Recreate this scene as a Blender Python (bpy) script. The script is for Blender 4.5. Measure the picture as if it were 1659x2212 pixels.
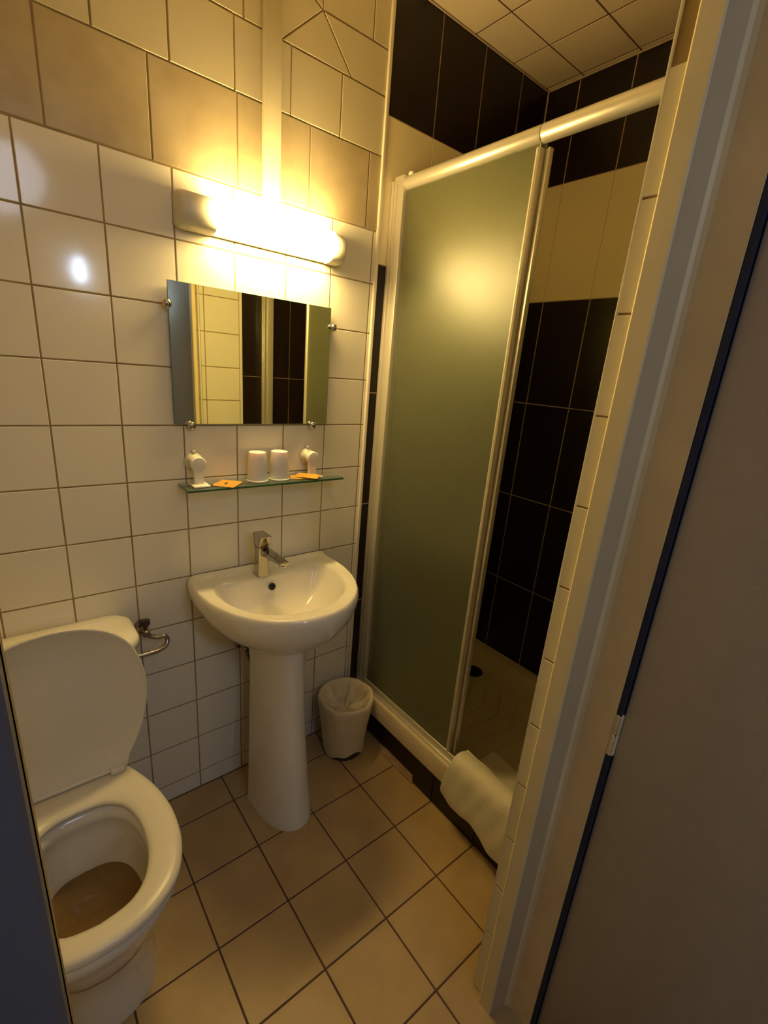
import bpy, bmesh, math, random
from mathutils import Vector, Matrix
random.seed(7)
for o in list(bpy.data.objects): bpy.data.objects.remove(o)
scene = bpy.context.scene
COL = scene.collection
PI = math.pi

# ------------------------------------------------------------ camera
cam_d = bpy.data.cameras.new('camera'); cam = bpy.data.objects.new('camera', cam_d); COL.objects.link(cam)
RIGHT = Vector((0.7791, -0.62178, -0.08)); FWD = Vector((0.613496, 0.729999, -0.301204)); DOWN = Vector((-0.128966, -0.28368, -0.950207))
FWD.normalize(); DOWN = (DOWN - FWD * DOWN.dot(FWD)).normalized(); RIGHT = DOWN.cross(FWD)
cam.matrix_world = Matrix(((RIGHT.x, -DOWN.x, -FWD.x, -0.09376), (RIGHT.y, -DOWN.y, -FWD.y, -1.36059),
                           (RIGHT.z, -DOWN.z, -FWD.z, 1.46658), (0, 0, 0, 1)))
cam_d.sensor_fit = 'HORIZONTAL'; cam_d.sensor_width = 36; cam_d.lens = 1008.2164 * 36 / 1659
cam_d.shift_x = (829.5 - 826.45) / 1659; cam_d.shift_y = (1123.25 - 1106) / 1659
cam_d.clip_start = 0.01
scene.camera = cam

# ------------------------------------------------------------ world, exposure, lights
w = bpy.data.worlds.new('world'); scene.world = w; w.use_nodes = True
w.node_tree.nodes['Background'].inputs[0].default_value = (0.55, 0.6, 0.8, 1)
w.node_tree.nodes['Background'].inputs[1].default_value = 0.03
scene.view_settings.view_transform = 'Standard'; scene.view_settings.look = 'None'
scene.view_settings.gamma = 1; scene.view_settings.exposure = 0.0; scene.view_settings.use_curve_mapping = False
LAMP_RGB = (1.0, 0.70, 0.25); LAMP_POWER = 90.0       # glowing tube over the mirror
ld = bpy.data.lights.new('hall_ceiling_light', 'AREA'); ld.shape = 'DISK'; ld.size = 0.5; ld.energy = 4.5; ld.color = (0.72, 0.8, 1.0)
lo = bpy.data.objects.new('hall_ceiling_light', ld); lo.location = (0.05, -2.45, 2.35); COL.objects.link(lo)
lo.rotation_euler = (math.radians(38), 0, 0)

# ------------------------------------------------------------ materials
def mat(name, rgb, rough=0.5, metal=0.0, spec=0.5, var=0.0, vscale=6.0, rgb2=None, bump=0.0, bscale=60.0, emis=None, estr=0.0,
        trans=0.0, ior=1.45, coat=0.0, detail=4.0, sss=0.0, rvar=0.0):
    m = bpy.data.materials.new(name); m.use_nodes = True
    nt = m.node_tree; b = nt.nodes['Principled BSDF']
    b.inputs['Base Color'].default_value = (*rgb, 1); b.inputs['Roughness'].default_value = rough
    b.inputs['Metallic'].default_value = metal; b.inputs['Specular IOR Level'].default_value = spec
    b.inputs['IOR'].default_value = ior; b.inputs['Transmission Weight'].default_value = trans
    b.inputs['Coat Weight'].default_value = coat
    if sss:
        b.inputs['Subsurface Weight'].default_value = sss; b.inputs['Subsurface Scale'].default_value = 0.02
    tc = nt.nodes.new('ShaderNodeTexCoord')
    if var or rgb2:
        n = nt.nodes.new('ShaderNodeTexNoise'); n.inputs['Scale'].default_value = vscale; n.inputs['Detail'].default_value = detail
        nt.links.new(tc.outputs['Object'], n.inputs['Vector'])
        r = nt.nodes.new('ShaderNodeValToRGB'); r.color_ramp.elements[0].position = 0.3; r.color_ramp.elements[1].position = 0.7
        a = rgb2 if rgb2 else tuple(c * (1 - var) for c in rgb)
        r.color_ramp.elements[0].color = (*a, 1); r.color_ramp.elements[1].color = (*rgb, 1)
        nt.links.new(n.outputs['Fac'], r.inputs['Fac']); nt.links.new(r.outputs['Color'], b.inputs['Base Color'])
    if rvar:
        n3 = nt.nodes.new('ShaderNodeTexNoise'); n3.inputs['Scale'].default_value = 9; n3.inputs['Detail'].default_value = 3
        nt.links.new(tc.outputs['Object'], n3.inputs['Vector'])
        mr = nt.nodes.new('ShaderNodeMapRange'); mr.inputs['To Min'].default_value = rough; mr.inputs['To Max'].default_value = rough + rvar
        nt.links.new(n3.outputs['Fac'], mr.inputs['Value']); nt.links.new(mr.outputs['Result'], b.inputs['Roughness'])
    if bump:
        n2 = nt.nodes.new('ShaderNodeTexNoise'); n2.inputs['Scale'].default_value = bscale; n2.inputs['Detail'].default_value = 2
        nt.links.new(tc.outputs['Object'], n2.inputs['Vector'])
        bp = nt.nodes.new('ShaderNodeBump'); bp.inputs['Strength'].default_value = bump; bp.inputs['Distance'].default_value = 0.002
        nt.links.new(n2.outputs['Fac'], bp.inputs['Height']); nt.links.new(bp.outputs['Normal'], b.inputs['Normal'])
    if emis:
        b.inputs['Emission Color'].default_value = (*emis, 1); b.inputs['Emission Strength'].default_value = estr
    return m

M = {}
M['white_tile'] = mat('white_tile', (0.80, 0.75, 0.61), 0.06, var=0.05, vscale=3, bump=0.03, bscale=9, rvar=0.05)
M['beige_tile'] = mat('beige_tile', (0.47, 0.39, 0.25), 0.3, rgb2=(0.37, 0.29, 0.17), vscale=9, bump=0.05, bscale=30)
M['upper_tile'] = mat('upper_tile', (0.56, 0.50, 0.35), 0.3, var=0.06, vscale=5, bump=0.05, bscale=12)
M['cream_tile'] = mat('cream_tile', (0.88, 0.78, 0.52), 0.32, var=0.04, vscale=4, bump=0.04, bscale=40)
M['black_tile'] = mat('black_tile', (0.018, 0.011, 0.009), 0.28, spec=0.35, var=0.2, vscale=20, bump=0.05, bscale=80)
M['grout'] = mat('grout', (0.36, 0.26, 0.13), 0.9, var=0.35, vscale=14)
M['pale_grout'] = mat('pale_grout', (0.48, 0.36, 0.26), 0.85, var=0.15, vscale=14)
M['dark_grout'] = mat('dark_grout', (0.10, 0.05, 0.04), 0.9, var=0.3, vscale=14)
M['floor_tile'] = mat('floor_tile', (0.47, 0.33, 0.155), 0.38, rgb2=(0.38, 0.26, 0.115), vscale=7, bump=0.08, bscale=90, rvar=0.12)
M['ceiling_tile'] = mat('ceiling_tile', (0.66, 0.54, 0.38), 0.35, var=0.06, vscale=6)
M['ceramic'] = mat('ceramic', (0.78, 0.74, 0.64), 0.1, coat=0.3, var=0.03, vscale=3)
M['seat_plastic'] = mat('seat_plastic', (0.74, 0.70, 0.58), 0.3, var=0.03, vscale=5)
M['white_plastic'] = mat('white_plastic', (0.78, 0.74, 0.65), 0.35, var=0.03, vscale=10)
M['lamp_plastic'] = mat('lamp_plastic', (0.62, 0.58, 0.46), 0.4, var=0.03, vscale=10)
M['chrome'] = mat('chrome', (0.50, 0.47, 0.44), 0.10, metal=1, var=0.05, vscale=20)
M['worn_chrome'] = mat('worn_chrome', (0.45, 0.40, 0.36), 0.25, metal=1, var=0.3, vscale=40)
M['alu'] = mat('alu', (0.66, 0.62, 0.52), 0.36, metal=0.5, var=0.01, vscale=3)
M['trim'] = mat('trim', (0.80, 0.74, 0.60), 0.3, var=0.04, vscale=20)
M['frame_paint'] = mat('frame_paint', (0.84, 0.72, 0.42), 0.45, var=0.08, vscale=9, bump=0.1, bscale=60)
M['door_paint'] = mat('door_paint', (0.50, 0.45, 0.40), 0.5, var=0.06, vscale=30, bump=0.15, bscale=220)
M['jamb_paint'] = mat('jamb_paint', (0.58, 0.44, 0.25), 0.5, var=0.05, vscale=10)
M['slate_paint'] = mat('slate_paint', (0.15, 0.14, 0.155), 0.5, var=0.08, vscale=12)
M['frame_wood'] = mat('frame_wood', (0.90, 0.70, 0.38), 0.5, var=0.15, vscale=7, bump=0.08, bscale=50)
M['bare_plaster'] = mat('bare_plaster', (0.55, 0.32, 0.12), 0.8, rgb2=(0.45, 0.25, 0.10), vscale=10)
M['hall_paint'] = mat('hall_paint', (0.45, 0.43, 0.42), 0.8, var=0.05, vscale=5)
M['door_gap_dark'] = mat('door_gap_dark', (0.02, 0.025, 0.06), 0.6, var=0.1, vscale=10)
M['tray'] = mat('tray', (0.66, 0.56, 0.38), 0.25, var=0.08, vscale=8)
M['dark_hole'] = mat('dark_hole', (0.01, 0.008, 0.008), 0.5, var=0.1)
M['paper'] = mat('paper', (0.88, 0.84, 0.78), 0.6, sss=0.3, var=0.02, vscale=20)
M['sachet'] = mat('sachet', (0.66, 0.36, 0.06), 0.45, rgb2=(0.50, 0.25, 0.03), vscale=60)
M['black_ink'] = mat('black_ink', (0.06, 0.03, 0.01), 0.5, var=0.1)
M['liner'] = mat('liner', (0.74, 0.64, 0.43), 0.45, var=0.06, vscale=10, sss=0.15)
M['pail'] = mat('pail', (0.06, 0.06, 0.08), 0.4, var=0.1)
M['towel'] = mat('towel', (0.80, 0.74, 0.58), 0.95, var=0.06, vscale=12, bump=0.9, bscale=420)
M['mortar'] = mat('mortar', (0.42, 0.27, 0.16), 0.9, var=0.25, vscale=30)
M['lit'] = mat('lit', (0.9, 0.85, 0.7), 0.4, var=0.01, emis=LAMP_RGB, estr=LAMP_POWER)
M['hall_lit'] = mat('hall_lit', (0.9, 0.9, 0.9), 0.4, var=0.01, emis=(0.62, 0.78, 1.0), estr=70)
M['mirror'] = mat('mirror', (0.86, 0.90, 0.70), 0.01, metal=1)
M['clear_glass'] = mat('clear_glass', (0.80, 0.93, 0.84), 0.02, trans=0.95, ior=1.5)
M['glass_edge'] = mat('glass_edge', (0.05, 0.12, 0.06), 0.1, var=0.1)
M['water'] = mat('water', (0.62, 0.48, 0.28), 0.02, trans=0.9, ior=1.33)
M['steel_dark'] = mat('steel_dark', (0.10, 0.08, 0.07), 0.35, metal=0.8, var=0.2)
# frosted shower glass: hammered, greenish, lets light bleed through
def frosted():
    m = mat('frosted_glass', (0.78, 0.81, 0.56), 0.27, trans=0.94, ior=1.45, spec=0.6, bump=0.3, bscale=420)
    return m
M['frosted'] = frosted()

# ------------------------------------------------------------ mesh helpers
def link(name, me, parent=None):
    o = bpy.data.objects.new(name, me); COL.objects.link(o)
    if parent is not None: o.parent = parent
    return o
def empty(name, label, cat, loc=(0, 0, 0), rz=0.0, group=None):
    o = bpy.data.objects.new(name, None); COL.objects.link(o); o.location = loc; o.rotation_euler = (0, 0, rz)
    o.empty_display_size = 0.05; o['label'] = label; o['category'] = cat
    if group: o['group'] = group
    return o
def tag(o, label, cat, group=None, kind=None):
    o['label'] = label; o['category'] = cat
    if group: o['group'] = group
    if kind: o['kind'] = kind
    return o
def done(bm, name, mats, parent=None, smooth=None):
    bmesh.ops.recalc_face_normals(bm, faces=bm.faces)
    me = bpy.data.meshes.new(name); bm.to_mesh(me); bm.free()
    for m in (mats if isinstance(mats, (list, tuple)) else [mats]): me.materials.append(m)
    if smooth:
        for p in me.polygons: p.use_smooth = True
        if smooth != 'all':
            try: me.set_sharp_from_angle(angle=math.radians(smooth))
            except Exception: pass
    return link(name, me, parent)
def add_box(bm, x0, x1, y0, y1, z0, z1, bev=0.0, seg=2, mi=0, mtx=None):
    t = bmesh.new(); r = bmesh.ops.create_cube(t, size=1)
    for v in t.verts:
        v.co = Vector(((x0 + x1) / 2 + v.co.x * (x1 - x0), (y0 + y1) / 2 + v.co.y * (y1 - y0), (z0 + z1) / 2 + v.co.z * (z1 - z0)))
    if bev: bmesh.ops.bevel(t, geom=list(t.edges), offset=bev, segments=seg, profile=0.5, affect='EDGES')
    if mtx is not None: bmesh.ops.transform(t, matrix=mtx, verts=t.verts)
    merge(bm, t, mi)
def merge(bm, t, mi=0):
    vs = {v: bm.verts.new(v.co) for v in t.verts}
    for f in t.faces:
        try:
            nf = bm.faces.new([vs[v] for v in f.verts]); nf.material_index = mi; nf.smooth = f.smooth
        except ValueError: pass
    t.free()
def rings(bm, rs, cap0=True, cap1=True, mi=0, closed=True):
    """loft a list of rings of equal length"""
    vr = [[bm.verts.new(p) for p in r] for r in rs]; n = len(rs[0])
    for a, b in zip(vr[:-1], vr[1:]):
        for i in range(n if closed else n - 1):
            j = (i + 1) % n
            f = bm.faces.new((a[i], a[j], b[j], b[i])); f.material_index = mi
    for c, r in ((cap0, vr[0]), (cap1, vr[-1])):
        if c:
            f = bm.faces.new(r); f.material_index = mi
    return vr
def lathe(bm, prof, center=(0, 0, 0), n=32, axis='Z', mi=0, cap0=True, cap1=True):
    c = Vector(center); rs = []
    for r, h in prof:
        ring = []
        for i in range(n):
            a = 2 * PI * i / n; u, v = r * math.cos(a), r * math.sin(a)
            p = {'Z': (u, v, h), 'Y': (u, h, v), 'X': (h, u, v)}[axis]
            ring.append(c + Vector(p))
        rs.append(ring)
    return rings(bm, rs, cap0, cap1, mi)
def tube(bm, pts, rad, n=12, mi=0):
    pts = [Vector(p) for p in pts]; rs = []; up = Vector((0.13, 0.27, 0.95)).normalized()
    for i, p in enumerate(pts):
        d = (pts[min(i + 1, len(pts) - 1)] - pts[max(i - 1, 0)]).normalized()
        a = d.cross(up).normalized(); b = d.cross(a)
        r = rad[i] if isinstance(rad, (list, tuple)) else rad
        rs.append([p + a * r * math.cos(2 * PI * k / n) + b * r * math.sin(2 * PI * k / n) for k in range(n)])
    rings(bm, rs, True, True, mi)
def cr(pts, sub=6, closed=False):
    """Catmull-Rom resample"""
    P = [Vector(p) for p in pts]; out = []; n = len(P)
    for i in range(n if closed else n - 1):
        if closed: p0, p1, p2, p3 = P[i - 1], P[i], P[(i + 1) % n], P[(i + 2) % n]
        else: p0, p1, p2, p3 = P[max(i - 1, 0)], P[i], P[i + 1], P[min(i + 2, n - 1)]
        for k in range(sub):
            t = k / sub
            out.append(0.5 * ((2 * p1) + (p2 - p0) * t + (2 * p0 - 5 * p1 + 4 * p2 - p3) * t * t + (3 * p1 - p0 - 3 * p2 + p3) * t ** 3))
    if not closed: out.append(P[-1])
    return out
def resample(P, n):
    """closed polyline -> n evenly spaced points"""
    L = [0]
    for i in range(len(P)): L.append(L[-1] + (P[(i + 1) % len(P)] - P[i]).length)
    out = []; k = 0
    for j in range(n):
        s = L[-1] * j / n
        while L[k + 1] < s: k += 1
        t = (s - L[k]) / max(L[k + 1] - L[k], 1e-9)
        out.append(P[k].lerp(P[(k + 1) % len(P)], t))
    return out
def outline(half, n=72):
    """half outline (right side, back to front) -> closed loop of n 2D points (mirrored)"""
    r = cr([(x, y, 0) for x, y in half], 8)
    left = [Vector((-p.x, p.y, 0)) for p in reversed(r)]
    P = r + left
    Q = [P[0]]
    for p in P[1:]:
        if (p - Q[-1]).length > 1e-4: Q.append(p)
    if (Q[0] - Q[-1]).length < 1e-4: Q.pop()
    return resample(Q, n)

def tile(bm, O, U, V, N, poly, h=0.004, gap=0.0035, mi=0, tilt=0.0012, cham=0.0012):
    """one wall tile: polygon (u,v list, counter clockwise) inset by the joint, with a chamfered edge"""
    n = len(poly); P = [Vector((a, b)) for a, b in poly]
    area = sum(P[i].x * P[(i + 1) % n].y - P[(i + 1) % n].x * P[i].y for i in range(n))
    if area < 0: P.reverse()
    def inset(d):
        out = []
        for i in range(n):
            a, b, c = P[i - 1], P[i], P[(i + 1) % n]
            e1 = (b - a).normalized(); e2 = (c - b).normalized()
            n1 = Vector((-e1.y, e1.x)); n2 = Vector((-e2.y, e2.x))
            den = 1 + n1.dot(n2)
            out.append(b + (n1 + n2) * (d / max(den, 0.25)))
        return out
    tu, tv = random.uniform(-tilt, tilt), random.uniform(-tilt, tilt)
    cx = sum(p.x for p in P) / n; cy = sum(p.y for p in P) / n; s = 3.5
    def lift(q, hh): return O + U * q.x + V * q.y + N * (hh + ((q.x - cx) * tu + (q.y - cy) * tv) * s if hh > 0 else hh)
    g = gap / 2
    rs = [[lift(q, 0.0) for q in inset(g)], [lift(q, h - cham) for q in inset(g)], [lift(q, h) for q in inset(g + cham)]]
    rings(bm, rs, False, True, mi)
def tile_grid(bm, O, U, V, N, us, vs, **k):
    for a, b in zip(us[:-1], us[1:]):
        for c, d in zip(vs[:-1], vs[1:]):
            if b - a > 0.012 and d - c > 0.008: tile(bm, O, U, V, N, [(a, c), (b, c), (b, d), (a, d)], **k)
def steps(a0, p, lo, hi):
    """grid lines a0 + k p clipped to lo..hi with ends"""
    k = math.ceil((lo - a0) / p - 1e-6); r = [lo]
    while a0 + k * p < hi - 1e-6:
        if a0 + k * p > lo + 1e-6: r.append(a0 + k * p)
        k += 1
    return r + [hi]
X, Y, Z = Vector((1, 0, 0)), Vector((0, 1, 0)), Vector((0, 0, 1))

# room numbers
XL, XT, XR = -0.44, 0.927, 1.69          # left wall, tile edge at the shower, shower right wall
YF = -0.970                              # inner face of the door wall
ZC = 2.522
S = 0.152; Z12 = 0.0664                  # wall tile pitch, first joint above the floor
B1, B2 = 1.80, 2.20                      # cream band in the shower
XS = 0.985                               # sliding screen plane

# ------------------------------------------------------------ structure: floor, ceiling, walls
bm = bmesh.new()
add_box(bm, XL - 0.1, XR + 0.1, YF - 0.35, 0.1, -0.06, -0.0012, mi=1)
tile_grid(bm, Vector((0, 0, -0.004)), X, Y, Z, steps(0.177, 0.2008, XL, 0.99), steps(-0.1201, 0.2008, -1.12, 0.0), h=0.004, gap=0.0042, mi=0, tilt=0.0005)
o = done(bm, 'floor', [M['floor_tile'], M['dark_grout']]); o['kind'] = 'structure'

bm = bmesh.new()
add_box(bm, XL - 0.1, XR + 0.1, YF - 0.16, 0.1, ZC + 0.001, ZC + 0.08, mi=1)
tile_grid(bm, Vector((0, 0, ZC + 0.004)), X, Y, -Z, steps(1.262, 0.2015, XL, XR), steps(-0.149, 0.1995, YF, 0.0), h=0.004, gap=0.0045, mi=0)
o = done(bm, 'ceiling', [M['ceiling_tile'], M['dark_grout']]); o['kind'] = 'structure'

# back wall (mirror wall and the shower's far end): one wall, its courses of tiles
bm = bmesh.new()
add_box(bm, XL - 0.1, XT, 0.0012, 0.1, -0.02, ZC + 0.05, mi=5)
add_box(bm, XT, XR + 0.1, -0.0052, 0.1, -0.02, ZC + 0.05, mi=6)
O = Vector((0, 0.004, 0)); N = -Y
ZB0, ZB1 = 1.891, 2.093
tile_grid(bm, O, X, Z, N, steps(0.0, S, XL, XT), [0.0] + steps(Z12, S, Z12, ZB0), mi=0)
PX0, PX1 = 0.531, 0.579                       # the cable duct hides this strip
tile_grid(bm, O, X, Z, N, steps(0.058, 0.2045, XL, PX0 + 0.02), [ZB0, ZB1], mi=1, h=0.005)
tile_grid(bm, O, X, Z, N, [PX0 + 0.02, 0.676, 0.879, XT], [ZB0, ZB1], mi=1, h=0.005)
tile_grid(bm, O, X, Z, N, steps(0.006, S, XL, PX0 + 0.02), [ZB1, 2.242], mi=2, h=0.005)
tile_grid(bm, O, X, Z, N, [PX0 + 0.02, 0.614, 0.771, XT], [ZB1, 2.242], mi=2, h=0.005)
tile_grid(bm, O, X, Z, N, steps(0.03, S, XL, PX0 + 0.02), [2.242, 2.391, ZC], mi=2, h=0.005)
# patched pieces right of the duct, cut as triangles
for poly in ([(0.585, 2.242), (0.802, 2.242), (0.703, 2.350)], [(0.802, 2.242), (XT, 2.242), (XT, 2.352), (0.868, 2.352), (0.703, 2.350)],
             [(PX0 + 0.02, 2.242), (0.585, 2.242), (0.703, 2.350), (0.640, 2.376), (PX0 + 0.02, 2.372)],
             [(0.703, 2.350), (0.868, 2.352), (0.868, ZC), (0.703, ZC)], [(0.868, 2.352), (XT, 2.352), (XT, ZC), (0.868, ZC)],
             [(PX0 + 0.02, 2.372), (0.640, 2.376), (0.703, 2.350), (0.703, ZC), (PX0 + 0.02, ZC)]):
    tile(bm, O, X, Z, N, poly, mi=2, h=0.005)
Ob = Vector((0, 0.0035, 0)); ubx = steps(0.9215, 0.2015, XT + 0.006, XR)
tile_grid(bm, Ob, X, Z, N, ubx, [0.0, 0.172, 0.578, 0.986, 1.394, B1], mi=3, h=0.0095, gap=0.003, tilt=0.0004)
tile_grid(bm, Ob, X, Z, N, ubx, [B1, B2], mi=4, h=0.0095, gap=0.0005, tilt=0.0002)
tile_grid(bm, Ob, X, Z, N, ubx, [B2, ZC], mi=3, h=0.0095, gap=0.003, tilt=0.0004)
o = done(bm, 'wall_back', [M['white_tile'], M['beige_tile'], M['upper_tile'], M['black_tile'], M['cream_tile'], M['grout'], M['pale_grout']]); o['kind'] = 'structure'

# right wall of the shower
bm = bmesh.new()
add_box(bm, XR - 0.0052, XR + 0.1, YF - 0.1, 0.1, -0.02, ZC + 0.05, mi=2)
Or = Vector((XR, 0, 0)); us = steps(0.137, 0.2005, 0.008, -YF)
for vs, mi, g in (([0.0, 0.172, 0.575, 0.982, 1.388, B1 - 0.012], 0, 0.003), ([B1 - 0.012, B2 - 0.004], 1, 0.0005), ([B2 - 0.004, ZC], 0, 0.003)):
    tile_grid(bm, Or, -Y, Z, -X, us, vs, mi=mi, h=0.006, gap=g, tilt=0.0004)
o = done(bm, 'wall_right', [M['black_tile'], M['cream_tile'], M['pale_grout']]); o['kind'] = 'structure'

# left wall
bm = bmesh.new()
add_box(bm, XL - 0.1, XL + 0.0028, YF - 0.1, 0.1, -0.02, ZC + 0.05, mi=1)
tile_grid(bm, Vector((XL, 0, 0)), Y, Z, X, steps(0, S, YF, 0), steps(Z12, S, 0, ZC), mi=0)
o = done(bm, 'wall_left', [M['white_tile'], M['grout']]); o['kind'] = 'structure'

# front wall: holds the doorway (x -0.11 .. 0.665), shower end right of it
DX0, DX1, DZ = -0.112, 0.665, 2.16
YO = -1.12
bm = bmesh.new()
add_box(bm, XL - 0.1, DX0 - 0.045, YO + 0.02, YF - 0.004, -0.02, ZC + 0.05, mi=4)
add_box(bm, DX0 - 0.045, DX0, YF - 0.05, YF - 0.004, -0.02, ZC + 0.05, mi=4)
add_box(bm, DX1 + 0.001, XR + 0.1, YF - 0.04, YF - 0.001, -0.02, ZC + 0.05, mi=4)
add_box(bm, DX1 + 0.06, XR + 0.1, YO + 0.02, YF - 0.004, -0.02, ZC + 0.05, mi=5)
add_box(bm, DX0 - 0.045, DX1 + 0.1, YO + 0.02, YF - 0.004, DZ, ZC + 0.05, mi=4)
Of = Vector((0, YF - 0.004, 0))
tile_grid(bm, Of, X, Z, Y, steps(DX0, S, XL, DX0), steps(Z12, S, 0, ZC), mi=0)
tile_grid(bm, Of, X, Z, Y, steps(DX1, S, DX0, DX1), [DZ, 2.3, ZC], mi=0)
tile_grid(bm, Of, X, Z, Y, [DX1 + 0.006, 0.692, 0.856], steps(0.205, 0.1527, 0, ZC), mi=0)
for vs, mi, g in (([0.0, 0.172, 0.578, 0.986, 1.394, B1], 1, 0.003), ([B1, B2], 2, 0.0012), ([B2, ZC], 1, 0.003)):
    tile_grid(bm, Of, X, Z, Y, [0.868, 0.975] + steps(1.123, 0.2015, 1.123, XR), vs, mi=mi, h=0.006, gap=g)
# reveal: narrow cut tiles facing the doorway, bare patch above them
Ov = Vector((DX1 + 0.004, 0, 0)); Rz = [0.0] + [0.205 + 0.1527 * i for i in range(12)]
tile_grid(bm, Ov, Y, Z, -X, [-1.002, YF], [z for z in Rz if z < 1.895], mi=0, gap=0.0028, h=0.0045)
tile(bm, Ov, Y, Z, -X, [(-1.002, Rz[-1]), (YF, Rz[-1]), (YF, DZ), (-1.002, DZ)], mi=3, h=0.002, gap=0.001)
o = done(bm, 'wall_front', [M['white_tile'], M['black_tile'], M['cream_tile'], M['bare_plaster'], M['grout'], M['hall_paint']]); o['kind'] = 'structure'

# tile edge profiles
def strip(name, mats, boxes, bev=0.0015):
    bm = bmesh.new()
    for b in boxes: add_box(bm, *b, bev=bev)
    o = done(bm, name, mats, smooth=40); o['kind'] = 'structure'; return o
strip('trim_1', M['trim'], [(XT - 0.004, XT + 0.007, -0.009, 0.004, 0.0, ZC)])
strip('trim_2', M['trim'], [(0.856, 0.868, YF - 0.004, YF + 0.006, 0.0, ZC)])
strip('trim_3', M['trim'], [(DX1 - 0.0005, DX1 + 0.006, YF - 0.004, YF + 0.0008, 0.0, DZ)], 0.001)
# pale seal between shower walls and ceiling, and down the corner
bm = bmesh.new()
tube(bm, [(XT, -0.009, ZC - 0.003), (XR - 0.008, -0.009, ZC - 0.003)], 0.0028, 8); tube(bm, [(XR - 0.008, -0.008, ZC - 0.003), (XR - 0.008, YF, ZC - 0.003)], 0.0028, 8)
tube(bm, [(XR - 0.007, -0.008, ZC), (XR - 0.007, -0.008, 0.19)], 0.003, 8)
o = done(bm, 'trim_4', M['pale_grout']); o['kind'] = 'structure'

# black tiled base under the shower tray, with the missing corner showing mortar
bm = bmesh.new()
add_box(bm, 0.975, 1.0, YF, -0.006, 0.0, 0.12, mi=1)
Ok = Vector((0.975, 0, 0))
tile_grid(bm, Ok, -Y, Z, -X, [0.006, 0.21, 0.418], [0.0, 0.122], mi=0, h=0.006, gap=0.003)
Ok = Vector((0.958, 0, 0)); add_box(bm, 0.958, 0.98, YF, -0.418, 0.0, 0.12, mi=1)
tile_grid(bm, Ok, -Y, Z, -X, [0.418, 0.52, 0.72, -YF], [0.0, 0.122], mi=0, h=0.009, gap=0.003)
add_box(bm, 0.940, 0.972, -0.425, -0.235, -0.001, 0.006, bev=0.002, mi=2)
o = done(bm, 'trim_5', [M['black_tile'], M['pale_grout'], M['mortar']]); o['kind'] = 'structure'

# ------------------------------------------------------------ door frame and door
def prism(bm, poly, z0, z1, mi=0):
    rings(bm, [[Vector((x, y, z0)) for x, y in poly], [Vector((x, y, z1)) for x, y in poly]], True, True, mi)
bm = bmesh.new()
Y0, Y1 = -1.0005, YO
prism(bm, [(0.6520, Y0), (0.6490, Y0 - 0.003), (0.6490, -1.0325), (0.6510, -1.0350), (0.6700, -1.0385), (0.686, -1.0415), (0.695, -1.0445), (0.7010, -1.0490), (0.7035, -1.0560), (0.7035, -1.1075), (0.728, -1.1075), (0.728, Y0)], 0.0, DZ + 0.03)
for f in bm.faces:
    c = f.calc_center_median()
    if abs(f.normal.z) < 0.5: f.material_index = 0 if c.y > -1.0340 else (1 if c.x < 0.697 else 2)
o = done(bm, 'trim_6', [M['frame_paint'], M['jamb_paint'], M['frame_wood']], smooth=12); o['kind'] = 'structure'
bm = bmesh.new()
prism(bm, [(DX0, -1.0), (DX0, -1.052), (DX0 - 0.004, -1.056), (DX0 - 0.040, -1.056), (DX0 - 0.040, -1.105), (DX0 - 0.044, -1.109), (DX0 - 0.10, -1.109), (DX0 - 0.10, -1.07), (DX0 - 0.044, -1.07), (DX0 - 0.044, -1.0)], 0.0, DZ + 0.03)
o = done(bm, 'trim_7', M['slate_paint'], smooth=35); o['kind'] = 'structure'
bm = bmesh.new()
add_box(bm, DX0, 0.66, -1.05, -1.0, DZ - 0.02, DZ + 0.02, bev=0.003)
o = done(bm, 'trim_8', M['frame_paint'], smooth=35); o['kind'] = 'structure'

# hall outside the doorway (seen only by what it sends in)
bm = bmesh.new(); add_box(bm, -1.4, 1.4, -3.1, YO - 0.22, -0.06, 0.0)
o = done(bm, 'floor_hall', M['hall_paint']); o['kind'] = 'structure'
bm = bmesh.new(); add_box(bm, -1.4, 1.4, -3.2, -3.1, -0.06, 2.6)
o = done(bm, 'wall_hall', M['hall_paint']); o['kind'] = 'structure'

hx, hy = 0.716, -1.118
door = bpy.data.objects.new('door_1', None); COL.objects.link(door); door.location = (hx, hy, 0); door['kind'] = 'structure'
door.rotation_euler = (0, 0, math.radians(-1.5))
bm = bmesh.new(); add_box(bm, 0.0, 0.04, -0.73, 0.0, 0.01, 2.12, bev=0.0025)
done(bm, 'door_panel', M['door_paint'], door, 40)
for hz in (0.87, 1.95):
    bm = bmesh.new(); lathe(bm, [(0.0055, hz - 0.045), (0.0075, hz - 0.043), (0.0075, hz + 0.0), (0.0065, hz + 0.002), (0.0075, hz + 0.004), (0.0075, hz + 0.043), (0.0055, hz + 0.045)], (-0.004, 0.006, 0), 16)
    add_box(bm, -0.012, 0.0, 0.008, 0.0095, hz - 0.04, hz + 0.04)
    done(bm, 'hinge', M['frame_wood'], door, 40)
bm = bmesh.new(); add_box(bm, 0.706, 0.742, -1.1165, -1.1085, 0.0, DZ)  # dark strip fills the frame-to-door gap, the gap's shade put into its colour
o = done(bm, 'trim_9', M['door_gap_dark']); o['kind'] = 'structure'

# ------------------------------------------------------------ cable duct
bm = bmesh.new(); add_box(bm, PX0, PX1, -0.020, -0.0012, 1.865, ZC, bev=0.003)
tag(done(bm, 'cable_duct', M['upper_tile'], smooth=40), 'cream plastic cable duct running up the wall from the lamp', 'cable duct')

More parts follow.
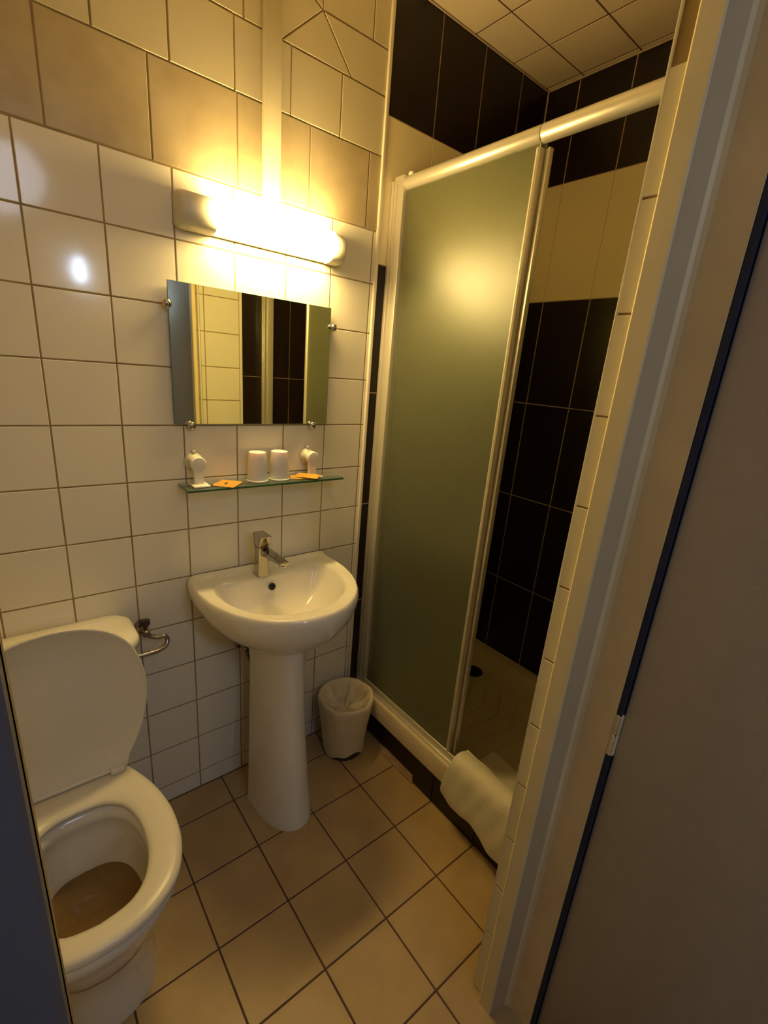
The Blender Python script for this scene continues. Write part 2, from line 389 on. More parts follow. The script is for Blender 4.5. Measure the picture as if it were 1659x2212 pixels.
# ------------------------------------------------------------ wall lamp
lz = 1.802; lx0, lx1 = 0.302, 0.778
lamp = empty('wall_lamp', 'lit tubular lamp with white end caps above the mirror', 'wall lamp', (lx0, -0.001, lz))
def L(x, y, z): return Vector((x - lx0, y + 0.001, z - lz))
bm = bmesh.new()
prof = [(0.0, -0.042), (-0.030, -0.042), (-0.047, -0.036), (-0.055, -0.022), (-0.055, -0.016), (-0.035, -0.012), (-0.035, 0.012), (-0.055, 0.016), (-0.055, 0.024), (-0.047, 0.038), (-0.030, 0.042), (0.0, 0.042)]
base = [(0.0, -0.0385), (-0.010, -0.0385), (-0.014, -0.034), (-0.014, 0.034), (-0.010, 0.0385), (0.0, 0.0385)]
rings(bm, [[L(x, y - 0.002, lz + z) for y, z in base] for x in (lx0 + 0.01, lx1 - 0.01)])
done(bm, 'housing', M['lamp_plastic'], lamp, 35)
def endcap(x, s, ln):
    bm = bmesh.new(); rs = []
    sh = [(0.0, -0.040), (-0.030, -0.040), (-0.049, -0.034), (-0.060, -0.020), (-0.063, 0.0), (-0.060, 0.020), (-0.049, 0.034), (-0.030, 0.040), (0.0, 0.040)]
    for dx, k in ((0.0, 0.80), (0.004, 0.93), (0.012, 1.0), (ln, 1.0)):
        rs.append([L(x + s * dx, y * k - 0.002, lz + z * k) for y, z in sh])
    rings(bm, rs); done(bm, 'end_cap', M['lamp_plastic'], lamp, 50)
endcap(lx0, 1, 0.088); endcap(lx1, -1, 0.048)
bm = bmesh.new()
lathe(bm, [(0.020, lx0 + 0.0865 - lx0), (0.034, lx0 + 0.088 - lx0), (0.034, lx1 - 0.054 - lx0), (0.030, lx1 - 0.0505 - lx0), (0.020, lx1 - 0.0500 - lx0)], (0, -0.051, 0.004), 28, 'X')
done(bm, 'diffuser', M['lit'], lamp, 50)

# ------------------------------------------------------------ mirror
mx0, mx1, mz0, mz1 = 0.277, 0.760, 1.287, 1.643
mir = empty('wall_mirror', 'frameless rectangular mirror held by round clips above the glass shelf', 'mirror', ((mx0 + mx1) / 2, -0.008, mz0), 0.0)
mw = (mx1 - mx0) / 2
bm = bmesh.new(); add_box(bm, -mw, mw, -0.004, 0.001, 0, mz1 - mz0, bev=0.0006, seg=1)
for f in bm.faces: f.material_index = 0 if f.normal.y < -0.9 or f.calc_area() > 0.05 else 1
done(bm, 'mirror_glass', [M['mirror'], M['glass_edge']], mir)
def clip(x, z):
    bm = bmesh.new(); lathe(bm, [(0.004, 0.004), (0.004, -0.006), (0.0095, -0.007), (0.0115, -0.011), (0.011, -0.017), (0.007, -0.021), (0.002, -0.022)], (x, 0, z), 20, 'Y')
    done(bm, 'mirror_clip', M['chrome'], mir, 60)
for x, z in ((-mw - 0.006, 0.300), (mw + 0.006, 0.300), (-mw + 0.042, -0.003), (mw - 0.058, -0.003)): clip(x, z)

# ------------------------------------------------------------ glass shelf, cups, sachets
ZS = 1.119
shelf = empty('glass_shelf', 'clear glass shelf on two round white suction brackets under the mirror', 'shelf', (0.28, -0.002, ZS - 0.007))
bm = bmesh.new(); add_box(bm, 0.0, 0.507, -0.090, 0.0, 0.0, 0.007, bev=0.0015, seg=2)
for f in bm.faces: f.material_index = 1 if abs(f.calc_center_median().y + 0.090) < 0.0016 or f.calc_center_median().x < 0.0016 else 0
done(bm, 'glass_pane', [M['clear_glass'], M['glass_edge']], shelf, 30)
def bracket(x):
    bm = bmesh.new()
    lathe(bm, [(0.014, -0.024), (0.020, -0.026), (0.0215, -0.030), (0.0205, -0.034), (0.0215, -0.036), (0.0215, -0.043), (0.019, -0.047), (0.010, -0.048)], (x, 0, 0.068), 28, 'Y')
    pts = [(0.016, 0.062), (0.0125, 0.035), (0.0125, 0.016), (0.018, 0.0085)]
    ring = [Vector((x + a, -0.032, z)) for a, z in pts] + [Vector((x - a, -0.032, z)) for a, z in reversed(pts)]
    rings(bm, [ring, [p + Vector((0, -0.011, 0)) for p in ring]])
    add_box(bm, x - 0.023, x + 0.023, -0.072, -0.020, 0.0075, 0.0125, bev=0.002)
    add_box(bm, x - 0.018, x + 0.018, -0.060, -0.020, -0.006, -0.0005, bev=0.002)
    b = done(bm, 'bracket', M['white_plastic'], shelf, 45)
    bm = bmesh.new(); lathe(bm, [(0.027, 0.0), (0.026, -0.004), (0.018, -0.012), (0.014, -0.024)], (x, 0, 0.068), 28, 'Y')
    add_box(bm, x - 0.005, x + 0.005, -0.008, -0.002, 0.092, 0.102, bev=0.002)
    done(bm, 'suction_cup', M['lamp_plastic'], b, 60)
bracket(0.046); bracket(0.414)

def cup(x, y, label):
    bm = bmesh.new()
    prof = [(0.0295, 0.0), (0.0308, 0.001), (0.0308, 0.003), (0.0292, 0.004), (0.0275, 0.030), (0.0280, 0.031), (0.0245, 0.076), (0.0240, 0.080), (0.0228, 0.0805), (0.0220, 0.078), (0.001, 0.078)]
    lathe(bm, prof, (0, 0, 0), 36, cap0=False)
    o = done(bm, 'paper_cup', M['paper'], None, 40); o.location = (x, y, ZS + 0.0008); o.scale = (1.05, 1.05, 1.10)
    return tag(o, label, 'cup', 'upturned cups on the glass shelf')
cup(0.501, -0.043, 'upturned white cup on the glass shelf, nearer the left bracket')
cup(0.573, -0.043, 'upturned white cup on the glass shelf, nearer the right bracket')
def sachet(x, y, z, rz, ax, label, ink=False, sx=0.055, sy=0.042):
    bm = bmesh.new(); n = 10
    def h(u, v): return 0.0028 * max(0, (1 - (2 * u - 1) ** 4)) * max(0, (1 - (2 * v - 1) ** 4)) * (1 + 0.35 * math.sin(7 * u + 5 * v))
    for sgn in (1, -0.15):
        g = [[bm.verts.new(((u / n - 0.5) * sx, (v / n - 0.5) * sy, sgn * h(u / n, v / n))) for v in range(n + 1)] for u in range(n + 1)]
        for u in range(n):
            for v in range(n): bm.faces.new((g[u][v], g[u + 1][v], g[u + 1][v + 1], g[u][v + 1]))
    bmesh.ops.remove_doubles(bm, verts=bm.verts, dist=1e-5)
    o = done(bm, 'soap_sachet', M['sachet'], None, 60); o.location = (x, y, z); o.rotation_euler = (ax, 0, rz)
    if ink:
        bm = bmesh.new(); add_box(bm, -0.016, -0.004, -0.003, 0.003, 0.0036, 0.0040)
        done(bm, 'print_mark', M['black_ink'], o)
    tag(o, label, 'sachet', 'soap sachets on the glass shelf'); return o
sachet(0.404, -0.053, ZS + 0.002, math.radians(47), 0.0, 'orange sachet with a dark mark lying alone by the left shelf bracket', True, 0.080, 0.066)
sachet(0.652, -0.048, ZS + 0.0015, math.radians(-28), 0.0, 'orange sachet lying flat beside the right-hand cup, under another sachet', False, 0.075, 0.050)
sachet(0.668, -0.058, ZS + 0.0075, math.radians(-45), 0.06, 'orange sachet on top of another by the right shelf bracket', False, 0.075, 0.050)

# ------------------------------------------------------------ washbasin
bx, bzr = 0.527, 0.824
basin = empty('washbasin', 'white ceramic pedestal washbasin with a chrome mixer tap', 'washbasin', (bx, -0.002, 0))
half = [(0.0, 0.0), (0.12, 0.0), (0.225, 0.0), (0.240, -0.010), (0.2445, -0.06), (0.2445, -0.11), (0.239, -0.17), (0.225, -0.23), (0.197, -0.295), (0.155, -0.350), (0.100, -0.390), (0.045, -0.409), (0.0, -0.413)]
OUT = outline(half, 88)
inn = [(0.0, -0.098), (0.08, -0.098), (0.135, -0.092), (0.172, -0.090), (0.190, -0.115), (0.193, -0.16), (0.184, -0.215), (0.162, -0.268), (0.125, -0.312), (0.080, -0.340), (0.035, -0.352), (0.0, -0.354)]
INN = outline(inn, 88)
# align starts
def align(A, B):
    k = min(range(len(B)), key=lambda i: (B[i] - A[0]).length + (0 if B[i].x >= -1e-4 else 1)); return B[k:] + B[:k]
INN = align(OUT, INN)
def sc(P, s, cy, z, sy=None, sh=0.0):
    sy = s if sy is None else sy
    return [Vector((p.x * s, min(cy + (p.y - cy) * sy + sh, 0.0), z)) for p in P]
def zr(P, s, cy, z, lip=0.0):
    r = []
    for p in P:
        q = Vector((p.x * s, cy + (p.y - cy) * s, z)); r.append(q)
    return r
bm = bmesh.new(); CY = -0.19
def blend(a, t, z, dz=None):
    out = []
    for i in range(88):
        q = OUT[i].lerp(INN[i], t); out.append(Vector((q.x, q.y, z)))
    return out
rs = [sc(OUT, 0.30, -0.15, 0.662, 0.42, -0.03), sc(OUT, 0.46, -0.15, 0.666, 0.58, -0.02), sc(OUT, 0.66, -0.14, 0.680, 0.74), sc(OUT, 0.82, -0.12, 0.706, 0.86), sc(OUT, 0.93, -0.10, 0.742, 0.945),
      sc(OUT, 0.985, -0.10, 0.775, 0.985), sc(OUT, 1.0, -0.10, 0.800), sc(OUT, 0.998, -0.10, 0.812), sc(OUT, 0.985, -0.10, 0.820, 0.985)]
def backflat(r):
    return [Vector((p.x, 0.0 if OUT[i].y > -0.004 else p.y, p.z)) for i, p in enumerate(r)]
rs = [r if k < 2 else backflat(r) for k, r in enumerate(rs)]
def rim(t, z, lipz):
    out = []
    for i in range(88):
        q = OUT[i].lerp(INN[i], t); b = max(0, 1 - abs(q.y) / 0.02)
        out.append(Vector((q.x, q.y, z + lipz * (1 if q.y > -0.024 else 0))))
    return out
rs += [rim(0.14, 0.8245, 0.009), rim(0.22, 0.8250, 0.009), rim(0.30, 0.8235, 0.0), rim(0.55, 0.8225, 0), rim(0.8, 0.8225, 0), rim(0.92, 0.820, 0)]
cyi = -0.22
for s, z in ((1.0, 0.815), (0.965, 0.802), (0.90, 0.775), (0.80, 0.745), (0.66, 0.722), (0.48, 0.706), (0.30, 0.698), (0.12, 0.695)):
    rs.append([Vector((p.x * s, cyi + (p.y - cyi) * s, z)) for p in INN])
rings(bm, rs)
done(bm, 'basin', M['ceramic'], basin, 'all')
# pedestal: open U profile
def U(hw, yf, yb, z, n=28):
    out = []
    for i in range(n + 1):
        a = PI * i / n; out.append(Vector((hw * math.cos(a), yb - (yb - yf) * (math.sin(a) ** 0.72), z)))
    for i in range(n, -1, -1):
        a = PI * i / n; out.append(Vector(((hw - 0.014) * math.cos(a), yb - (yb - yf - 0.014) * (math.sin(a) ** 0.72), z)))
    return out
bm = bmesh.new()
rings(bm, [U(0.094, -0.345, -0.135, 0.0), U(0.094, -0.345, -0.135, 0.012), U(0.091, -0.340, -0.135, 0.03), U(0.087, -0.328, -0.13, 0.12), U(0.079, -0.312, -0.12, 0.27), U(0.072, -0.298, -0.11, 0.42),
           U(0.071, -0.292, -0.11, 0.54), U(0.076, -0.296, -0.11, 0.64), U(0.086, -0.304, -0.11, 0.682)])
p = done(bm, 'pedestal', M['ceramic'], basin, 50); p.location = (-0.013, 0, 0)
# overflow and drain
bm = bmesh.new(); lathe(bm, [(0.009, 0.0), (0.0115, -0.001), (0.0118, -0.003), (0.0095, -0.004)], (0, 0, 0), 24, 'Y', cap0=False, cap1=False)
lathe(bm, [(0.0095, -0.0005), (0.001, -0.0005)], (0, 0, 0), 24, 'Y', mi=1, cap0=False)
ov = done(bm, 'overflow', [M['steel_dark'], M['dark_hole']], basin, 60); ov.location = (-0.010, -0.112, 0.788); ov.rotation_euler = (math.radians(-22), 0, 0)
bm = bmesh.new(); lathe(bm, [(0.024, 0.694), (0.022, 0.699), (0.010, 0.701), (0.001, 0.702)], (0, cyi, 0), 24)
done(bm, 'drain_plug', M['chrome'], basin, 60)
# tap
tx, ty = -0.030, -0.075
bm = bmesh.new()
def rrect(hx_, y0, y1, z, r=0.006):
    out = []
    for cx_, cy_, a0 in ((hx_ - r, y1 - r, 0), (-hx_ + r, y1 - r, 90), (-hx_ + r, y0 + r, 180), (hx_ - r, y0 + r, 270)):
        for k in range(5):
            a = math.radians(a0 + 22.5 * k); out.append(Vector((tx + cx_ + r * math.cos(a), ty + cy_ + r * math.sin(a), z)))
    return out
rings(bm, [rrect(0.0205, -0.024, 0.022, 0.823), rrect(0.0190, -0.023, 0.020, 0.829), rrect(0.0165, -0.021, 0.018, 0.850), rrect(0.0160, -0.021, 0.018, 0.900), rrect(0.0170, -0.022, 0.019, 0.919)])
tap = done(bm, 'faucet', M['chrome'], basin, 40)
bm = bmesh.new()
def sp(y, z, hw, hh):
    dx = -y * 0.20
    return [Vector((tx + dx - hw, ty + y, z - hh)), Vector((tx + dx + hw, ty + y, z - hh)), Vector((tx + dx + hw, ty + y, z + hh)), Vector((tx + dx - hw, ty + y, z + hh))]
rings(bm, [sp(-0.010, 0.906, 0.0155, 0.0125), sp(-0.045, 0.903, 0.0150, 0.0095), sp(-0.085, 0.899, 0.0145, 0.0070), sp(-0.118, 0.895, 0.0140, 0.0050)])
bmesh.ops.bevel(bm, geom=list(bm.edges), offset=0.0022, segments=2, affect='EDGES')
done(bm, 'spout', M['chrome'], tap, 35)
bm = bmesh.new(); lathe(bm, [(0.0095, 0.891), (0.0100, 0.889), (0.0100, 0.883), (0.0085, 0.882)], (tx + 0.021, ty - 0.105, 0), 20)
done(bm, 'aerator', M['chrome'], tap, 50)
bm = bmesh.new()
rings(bm, [rrect(0.0175, -0.024, 0.020, 0.922), rrect(0.0180, -0.028, 0.021, 0.928), rrect(0.0182, -0.033, 0.022, 0.942), rrect(0.0182, -0.040, 0.023, 0.957), rrect(0.0172, -0.040, 0.022, 0.960)])
done(bm, 'tap_handle', M['chrome'], tap, 40)

# shut-off valve behind the pedestal
def valve(name, loc, label, hose):
    t = empty(name, label, 'valve', loc)
    bm = bmesh.new(); lathe(bm, [(0.020, 0.0), (0.020, -0.003), (0.009, -0.006), (0.008, -0.03), (0.011, -0.031), (0.011, -0.058), (0.007, -0.062)], (0, 0, 0), 18, 'Y')
    done(bm, 'valve_body', M['worn_chrome'], t, 45)
    bm = bmesh.new()
    tube(bm, [(0, -0.046, 0.0), (0, -0.046, 0.024)], 0.006, 10)
    add_box(bm, -0.014, 0.014, -0.053, -0.039, 0.022, 0.042, bev=0.005)
    done(bm, 'valve_handle', M['steel_dark'], t, 40)
    bm = bmesh.new(); tube(bm, cr(hose, 6), 0.0062, 12)
    done(bm, 'supply_pipe', M['worn_chrome'], t, 60); return t
valve('angle_valve', (0.157, -0.001, 0.700), 'dark chrome shut-off valve with curved pipe beside the toilet tank',
      [(0, -0.050, 0.0), (0.010, -0.052, -0.012), (0.028, -0.055, -0.020), (0.046, -0.060, -0.018), (0.053, -0.064, -0.030), (0.046, -0.072, -0.044), (0.024, -0.078, -0.050), (0.004, -0.080, -0.050), (-0.0355, -0.080, -0.050)])
valve('angle_valve', (0.455, -0.001, 0.545), 'small dark shut-off valve on the wall behind the basin pedestal',
      [(0, -0.050, 0.0), (0.004, -0.052, -0.02), (0.012, -0.055, -0.045), (0.022, -0.06, -0.03), (0.03, -0.07, 0.02), (0.035, -0.08, 0.08)])

# ------------------------------------------------------------ toilet
txc = -0.067
wc = empty('toilet', 'white close-coupled toilet with raised lid and open seat', 'toilet', (txc, -0.33, 0))
def T(p): return Vector((p[0], p[1] + 0.33, p[2]))
rimh = [(0.0, -0.185), (0.10, -0.185), (0.135, -0.20), (0.158, -0.27), (0.173, -0.35), (0.178, -0.42), (0.170, -0.50), (0.142, -0.568), (0.092, -0.612), (0.04, -0.630), (0.0, -0.633)]
RIM = outline(rimh, 80)
seath = [(0.0, -0.205), (0.08, -0.205), (0.118, -0.205), (0.140, -0.245), (0.163, -0.305), (0.178, -0.37), (0.183, -0.43), (0.176, -0.505), (0.148, -0.573), (0.096, -0.618), (0.042, -0.637), (0.0, -0.640)]
SEAT = outline(seath, 80)
holeh = [(0.0, -0.292), (0.05, -0.298), (0.088, -0.328), (0.107, -0.375), (0.113, -0.43), (0.108, -0.49), (0.088, -0.542), (0.052, -0.574), (0.0, -0.584)]
HOLE = align(SEAT, outline(holeh, 80))
bm = bmesh.new()
def rg(P, s, cy, z, sy=None, sh=0): return [T((p.x * s, cy + (p.y - cy) * (sy or s) + sh, z)) for p in P]
def lerp_r(A, B, t, z): return [T((a.lerp(b, t).x, a.lerp(b, t).y, z)) for a, b in zip(A, B)]
Hs = align(RIM, outline(holeh, 80))
rr = [rg(RIM, 0.66, -0.36, 0.0, 0.64), rg(RIM, 0.66, -0.36, 0.02, 0.64), rg(RIM, 0.60, -0.36, 0.09, 0.62), rg(RIM, 0.62, -0.355, 0.17, 0.67), rg(RIM, 0.76, -0.35, 0.25, 0.80), rg(RIM, 0.90, -0.34, 0.315, 0.92),
      rg(RIM, 0.975, -0.34, 0.355, 0.98), rg(RIM, 1.0, -0.34, 0.372), rg(RIM, 0.998, -0.34, 0.388), rg(RIM, 0.975, -0.34, 0.393)]
rr += [lerp_r(RIM, Hs, 0.35, 0.394), lerp_r(RIM, Hs, 0.8, 0.391), rg(Hs, 1.03, -0.43, 0.383), rg(Hs, 1.0, -0.43, 0.36), rg(Hs, 1.06, -0.43, 0.345), rg(Hs, 1.04, -0.42, 0.31), rg(Hs, 1.0, -0.40, 0.27), rg(Hs, 0.95, -0.38, 0.235), rg(Hs, 0.84, -0.37, 0.205), rg(Hs, 0.6, -0.36, 0.170), rg(Hs, 0.3, -0.35, 0.14)]
rings(bm, rr)
# shelf under the tank and its foot against the wall
add_box(bm, -0.11, 0.11, 0.33 - 0.20, 0.33 - 0.012, 0.0, 0.36, bev=0.02, seg=3)
add_box(bm, -0.115, 0.115, 0.33 - 0.20, 0.33 - 0.012, 0.34, 0.392, bev=0.015, seg=3)
done(bm, 'bowl', M['ceramic'], wc, 60)
bm = bmesh.new(); rings(bm, [rg(Hs, 0.93, -0.38, 0.222), rg(Hs, 0.935, -0.38, 0.224)])
done(bm, 'water', M['water'], wc, 60)
# tank
def rr2(x0, x1, y0, y1, z, r, n=6):
    out = []
    for cx_, cy_, a0 in ((x1 - r, y1 - r, 0), (x0 + r, y1 - r, 90), (x0 + r, y0 + r, 180), (x1 - r, y0 + r, 270)):
        for k in range(n + 1):
            a = math.radians(a0 + 90 * k / n); out.append(T((cx_ + r * math.cos(a), cy_ + r * math.sin(a), z)))
    return out
bm = bmesh.new()
rings(bm, [rr2(-0.120, 0.120, -0.165, -0.012, 0.388, 0.04), rr2(-0.132, 0.132, -0.175, -0.010, 0.40, 0.04), rr2(-0.164, 0.164, -0.178, -0.008, 0.56, 0.045), rr2(-0.184, 0.184, -0.180, -0.008, 0.722, 0.045)])
done(bm, 'tank', M['ceramic'], wc, 50)
bm = bmesh.new()
rings(bm, [rr2(-0.183, 0.183, -0.182, -0.008, 0.725, 0.05), rr2(-0.190, 0.190, -0.188, -0.004, 0.727, 0.055), rr2(-0.191, 0.191, -0.189, -0.003, 0.748, 0.056), rr2(-0.187, 0.187, -0.185, -0.006, 0.757, 0.052), rr2(-0.176, 0.176, -0.172, -0.014, 0.762, 0.045), rr2(-0.10, 0.10, -0.12, -0.05, 0.764, 0.03)])
done(bm, 'tank_lid', M['ceramic'], wc, 'all')
# seat ring
bm = bmesh.new()
def sl(t, z): return [T((a.lerp(b, t).x, a.lerp(b, t).y, z)) for a, b in zip(SEAT, HOLE)]
loop = [sl(0.03, 0.399), sl(0.0, 0.403), sl(0.0, 0.410), sl(0.06, 0.4175), sl(0.2, 0.4205), sl(0.5, 0.421), sl(0.8, 0.418), sl(0.95, 0.413), sl(1.0, 0.407), sl(0.99, 0.400), sl(0.9, 0.398)]
vr = [[bm.verts.new(p) for p in r] for r in loop]; n = 80
for k in range(len(vr)):
    a, b = vr[k], vr[(k + 1) % len(vr)]
    for i in range(n): bm.faces.new((a[i], a[(i + 1) % n], b[(i + 1) % n], b[i]))
done(bm, 'seat', M['seat_plastic'], wc, 'all')
# raised lid: same outline stood up against the tank
lidh = [(0.0, 0.0), (0.07, 0.0), (0.120, 0.002), (0.128, 0.03), (0.150, 0.075), (0.172, 0.135), (0.184, 0.21), (0.181, 0.275), (0.160, 0.345), (0.118, 0.395), (0.062, 0.422), (0.0, 0.430)]
LID = outline(lidh, 80)
def lv(s, d):
    out = []
    for p in LID:
        x = p.x * s; u = 0.215 + (p.y - 0.215) * s
        zz = 0.424 + u * 0.999; yy = -0.222 + u * 0.030 - d
        out.append(T((x, yy, zz)))
    return out
bm = bmesh.new()
rings(bm, [lv(0.90, -0.013), lv(0.97, -0.011), lv(1.0, -0.004), lv(1.0, 0.0035), lv(0.985, 0.005), lv(0.97, 0.003), lv(0.955, 0.0), lv(0.5, 0.0)])
lid = done(bm, 'lid', M['seat_plastic'], wc, 60)
for s in (-1, 1):
    bm = bmesh.new(); add_box(bm, s * 0.098 - 0.017, s * 0.098 + 0.017, 0.33 - 0.238, 0.33 - 0.208, 0.4205, 0.438, bev=0.005, seg=3)
    done(bm, 'hinge', M['seat_plastic'], lid, 50)

# ------------------------------------------------------------ waste bin with liner
bn = empty('waste_bin', 'small round waste bin with a white bag folded over its rim', 'waste bin', (0.832, -0.128, 0.0))
bm = bmesh.new(); lathe(bm, [(0.076, 0.0), (0.080, 0.003), (0.098, 0.232), (0.102, 0.234), (0.102, 0.240), (0.098, 0.240), (0.077, 0.008), (0.001, 0.006)], (0, 0, 0), 40)
done(bm, 'pail', M['pail'], bn, 50)
bm = bmesh.new(); n = 96
def wob(a, k, s): return math.sin(a * 5 + s) * 0.5 + math.sin(a * 11 + 1.7 * s) * 0.3 + math.sin(a * 23 + 2.3 * s) * 0.2 + 0.25 * math.sin(a * 37 + k)
rs = []
for (r, z, w_, wz) in ((0.0835, 0.018, 0.0015, 0.010), (0.0855, 0.055, 0.002, 0.0), (0.092, 0.12, 0.003, 0.0), (0.1015, 0.185, 0.003, 0.0), (0.108, 0.225, 0.003, 0.003), (0.1105, 0.243, 0.003, 0.004), (0.107, 0.252, 0.003, 0.003), (0.101, 0.254, 0.003, 0.003),
                       (0.092, 0.246, 0.003, 0.004), (0.083, 0.225, 0.009, 0.010), (0.074, 0.205, 0.018, 0.016), (0.056, 0.195, 0.020, 0.026), (0.032, 0.19, 0.014, 0.03), (0.01, 0.185, 0.003, 0.008)):
    ring = []
    for i in range(n):
        a = 2 * PI * i / n; f = wob(a, z * 40, z * 9)
        zz = z + wz * wob(a, 1, 3.1 + z * 5)
        if z < 0.03: zz = 0.020 + 0.010 * math.sin(3 * a + 0.5) + 0.005 * math.sin(7 * a)
        # the bag has slipped off the rim at the back left
        d = math.exp(-((a - math.radians(150)) / 0.30) ** 2)
        rr_ = r + w_ * f
        if r > 0.1: rr_ -= 0.0 * d
        if r > 0.083 and len(rs) < 5: rr_ = max(rr_, 0.0815 + zz * 0.078)
        ring.append(Vector((rr_ * math.cos(a), rr_ * math.sin(a), zz)))
    rs.append(ring)
rings(bm, rs, False, True)
done(bm, 'bin_liner', M['liner'], bn, 'all')

# ------------------------------------------------------------ shower tray
tray = empty('shower_tray', 'cream shower tray with ribbed floor behind the frosted screen', 'shower tray', (0.94, 0, 0))
bm = bmesh.new()
tx0, tx1, ty0, ty1 = 0.005, XR - 0.008 - 0.94, YF + 0.001, -0.0075
def rc(i, r, z, n=5):
    out = []
    x0, x1, y0, y1 = tx0 + i, tx1 - i, ty0 + i, ty1 - i
    for cx_, cy_, a0 in ((x1 - r, y1 - r, 0), (x0 + r, y1 - r, 90), (x0 + r, y0 + r, 180), (x1 - r, y0 + r, 270)):
        for k in range(n + 1):
            a = math.radians(a0 + 90 * k / n); out.append(Vector((cx_ + r * math.cos(a), cy_ + r * math.sin(a), z)))
    return out
rings(bm, [rc(0.006, 0.004, 0.122), rc(0.0, 0.004, 0.126), rc(0.0, 0.004, 0.196), rc(0.004, 0.006, 0.202), rc(0.050, 0.02, 0.201), rc(0.056, 0.03, 0.196), rc(0.075, 0.05, 0.150), rc(0.095, 0.06, 0.142), rc(0.30, 0.05, 0.139)], True, True)
done(bm, 'tray_body', M['tray'], tray, 50)
# wavy anti-slip ribs
bm = bmesh.new()
for k in range(9):
    y = -0.86 + k * 0.075
    pts = [Vector((0.18 + 0.055 * i + 0.0, y + 0.03 * math.sin(i * 0.9 + k * 0.15) + 0.012 * i, 0.1405)) for i in range(8)]
    tube(bm, cr(pts, 4), 0.0035, 6)
tag_ = done(bm, 'tray_ribs', M['tray'], tray, 'all')
bm = bmesh.new(); lathe(bm, [(0.045, 0.139), (0.045, 0.143), (0.040, 0.146), (0.001, 0.1465)], (1.520 - 0.94, -0.205, 0), 32)
done(bm, 'drain_cover', M['dark_hole'], tray, 50)

# ------------------------------------------------------------ shower screen
scr = empty('shower_screen', 'sliding shower screen with frosted glass and pale aluminium rails', 'shower screen', (XS, 0, 0.2025))
def SP(x, y, z): return (x - XS, y, z - 0.2025)
def sbox(bm, x0, x1, y0, y1, z0, z1, **k): add_box(bm, x0 - XS, x1 - XS, y0, y1, z0 - 0.2025, z1 - 0.2025, **k)
zt = 2.005
# wall posts
def post(ya, yb, s):
    """ya: wall side, yb: outer end, s: direction away from the wall"""
    bm = bmesh.new()
    def yy(a, b): return (min(ya + s * a, ya + s * b), max(ya + s * a, ya + s * b))
    sbox(bm, XS - 0.017, XS + 0.018, *yy(0.012, 0.058), 0.2025, 2.046, bev=0.002)
    sbox(bm, XS - 0.019, XS + 0.020, *yy(0.0, 0.0125), 0.2025, 2.036, bev=0.0015)
    sbox(bm, XS - 0.0195, XS - 0.015, *yy(0.026, 0.029), 0.21, 2.035, bev=0.001)
    done(bm, 'wall_post', M['alu'], scr, 40)
post(-0.0072, 0, -1); post(YF + 0.0035, 0, 1)
bm = bmesh.new(); lathe(bm, [(0.006, 0.0), (0.011, 0.003), (0.010, 0.009), (0.004, 0.011)], SP(XS, -0.079, 2.042), 16)
done(bm, 'cap_screw', M['trim'], scr, 60)
# header: round tube in two telescoping lengths
def header(y0, y1, g, nm):
    bm = bmesh.new(); n = 28; rs = []
    for y, k in ((y0, 0.96), (y0 - 0.002, 1.0), (y1 + 0.002, 1.0), (y1, 0.96)):
        rs.append([Vector(SP(XS + (0.0185 + g) * k * math.cos(2 * PI * i / n), y, 2.0255 + (0.0195 + g) * k * math.sin(2 * PI * i / n))) for i in range(n)])
    rings(bm, rs); return done(bm, nm, M['alu'], scr, 50)
header(-0.060, -0.5430, 0.0, 'header_rail'); header(-0.5455, YF + 0.03, 0.0004, 'header_rail')
bm = bmesh.new(); sbox(bm, XS - 0.013, XS + 0.013, -0.5460, -0.5425, 2.013, 2.038, bev=0.0)
done(bm, 'rail_joint', M['steel_dark'], scr)
bm = bmesh.new()
sbox(bm, XS - 0.022, XS + 0.020, YF + 0.03, -0.040, 0.2025, 0.208, bev=0.001)
sbox(bm, XS - 0.013, XS - 0.006, YF + 0.03, -0.040, 0.2070, 0.232, bev=0.0028)
sbox(bm, XS + 0.014, XS + 0.020, YF + 0.03, -0.040, 0.2070, 0.226, bev=0.0015)
done(bm, 'bottom_rail', M['alu'], scr, 40)
def panel(nm, xc, ya, yb, prof_):
    bm = bmesh.new(); sbox(bm, xc - 0.0022, xc + 0.0022, yb, ya, 0.222, 2.015, bev=0.0008, seg=1)
    p = done(bm, nm, M['frosted'], scr)
    bm = bmesh.new()
    rings(bm, [[Vector(SP(xc + a, yb + b, z)) for a, b in prof_] for z in (0.212, 1.996)])
    done(bm, 'stile', M['alu'], p, 35)
    return p
panel('fixed_pane', XS - 0.002, -0.060, -0.540, [(0.007, 0.000), (0.007, 0.005), (-0.004, 0.006), (-0.009, 0.003), (-0.011, -0.002), (-0.009, -0.007), (-0.004, -0.009), (0.007, -0.009)])
panel('sliding_pane', XS + 0.0125, -0.075, -0.548, [(0.005, 0.004), (-0.004, 0.004), (-0.005, -0.009), (-0.010, -0.011), (-0.010, -0.016), (-0.004, -0.018), (0.005, -0.017)])

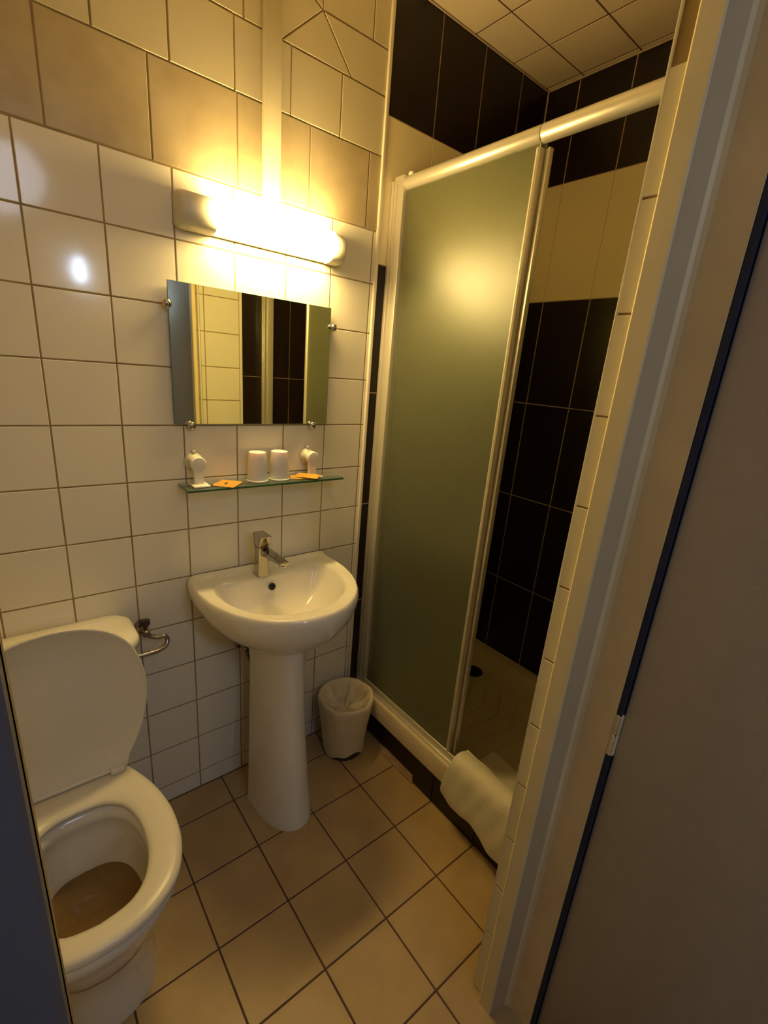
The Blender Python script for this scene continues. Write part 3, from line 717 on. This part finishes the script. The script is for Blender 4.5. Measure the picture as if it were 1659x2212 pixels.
# ------------------------------------------------------------ bath mat over the tray edge
prof_m = [(0.919, 0.078), (0.917, 0.105), (0.917, 0.135), (0.919, 0.175), (0.922, 0.215), (0.926, 0.248), (0.936, 0.272), (0.952, 0.281), (0.974, 0.279), (0.996, 0.268), (1.014, 0.246), (1.028, 0.222), (1.050, 0.190), (1.080, 0.172), (1.120, 0.166), (1.155, 0.163)]
PM = cr([(a, 0, z) for a, z in prof_m], 3); nu = 46
bm = bmesh.new(); g = []
for j in range(nu + 1):
    v = j / nu; row = []
    for i, p in enumerate(PM):
        t = i / (len(PM) - 1)
        y = -0.604 - 0.290 * v
        front = max(0, 1 - t / 0.45)
        y += 0.030 * front * (1 - v) * (0.6 + 0.4 * math.sin(t * 9)) + 0.05 * front * v
        lift = 0.050 * front * (1 - v) ** 1.2 - 0.012 * front * math.sin(v * 9)
        wv = 0.0012 * math.sin(v * 13 + t * 6) + 0.0008 * math.sin(v * 29 - t * 11)
        x = p.x + wv * (1 if t < 0.5 else 0.3) - 0.002
        z = p.z + lift * max(0, 1 - t / 0.38) + (0.004 * math.sin(v * 17 + t * 14) + 0.010 * max(0, math.sin(v * 7 + 1.0)) if t > 0.62 else 0)
        if t > 0.62: x += 0.02 * math.sin(v * 5.0 + 0.4) * (t - 0.62) / 0.38
        row.append(bm.verts.new((x, y, z)))
    g.append(row)
for j in range(nu):
    for i in range(len(PM) - 1): bm.faces.new((g[j][i], g[j + 1][i], g[j + 1][i + 1], g[j][i + 1]))
mt = done(bm, 'bath_mat', M['towel'], None, 'all')
md = mt.modifiers.new('thick', 'SOLIDIFY'); md.thickness = 0.006; md.offset = 0
md = mt.modifiers.new('sub', 'SUBSURF'); md.levels = 1; md.render_levels = 2
tag(mt, 'white terry bath mat draped over the shower tray edge', 'bath mat')

# ------------------------------------------------------------ hall wall light, mirrored in the tiles
hl = empty('hall_light', 'white wall light in the hall outside the doorway', 'wall lamp', (0.53, -3.1, 1.98))
bm = bmesh.new(); lathe(bm, [(0.020, -0.075), (0.034, -0.065), (0.036, 0.0), (0.034, 0.065), (0.020, 0.075)], (0, 0.05, 0), 20)
done(bm, 'shade', M['hall_lit'], hl, 50)
bm = bmesh.new(); add_box(bm, -0.03, 0.03, 0.001, 0.014, -0.05, 0.05, bev=0.003); add_box(bm, -0.01, 0.01, 0.01, 0.02, -0.01, 0.01)
done(bm, 'wall_plate', M['white_plastic'], hl, 40)
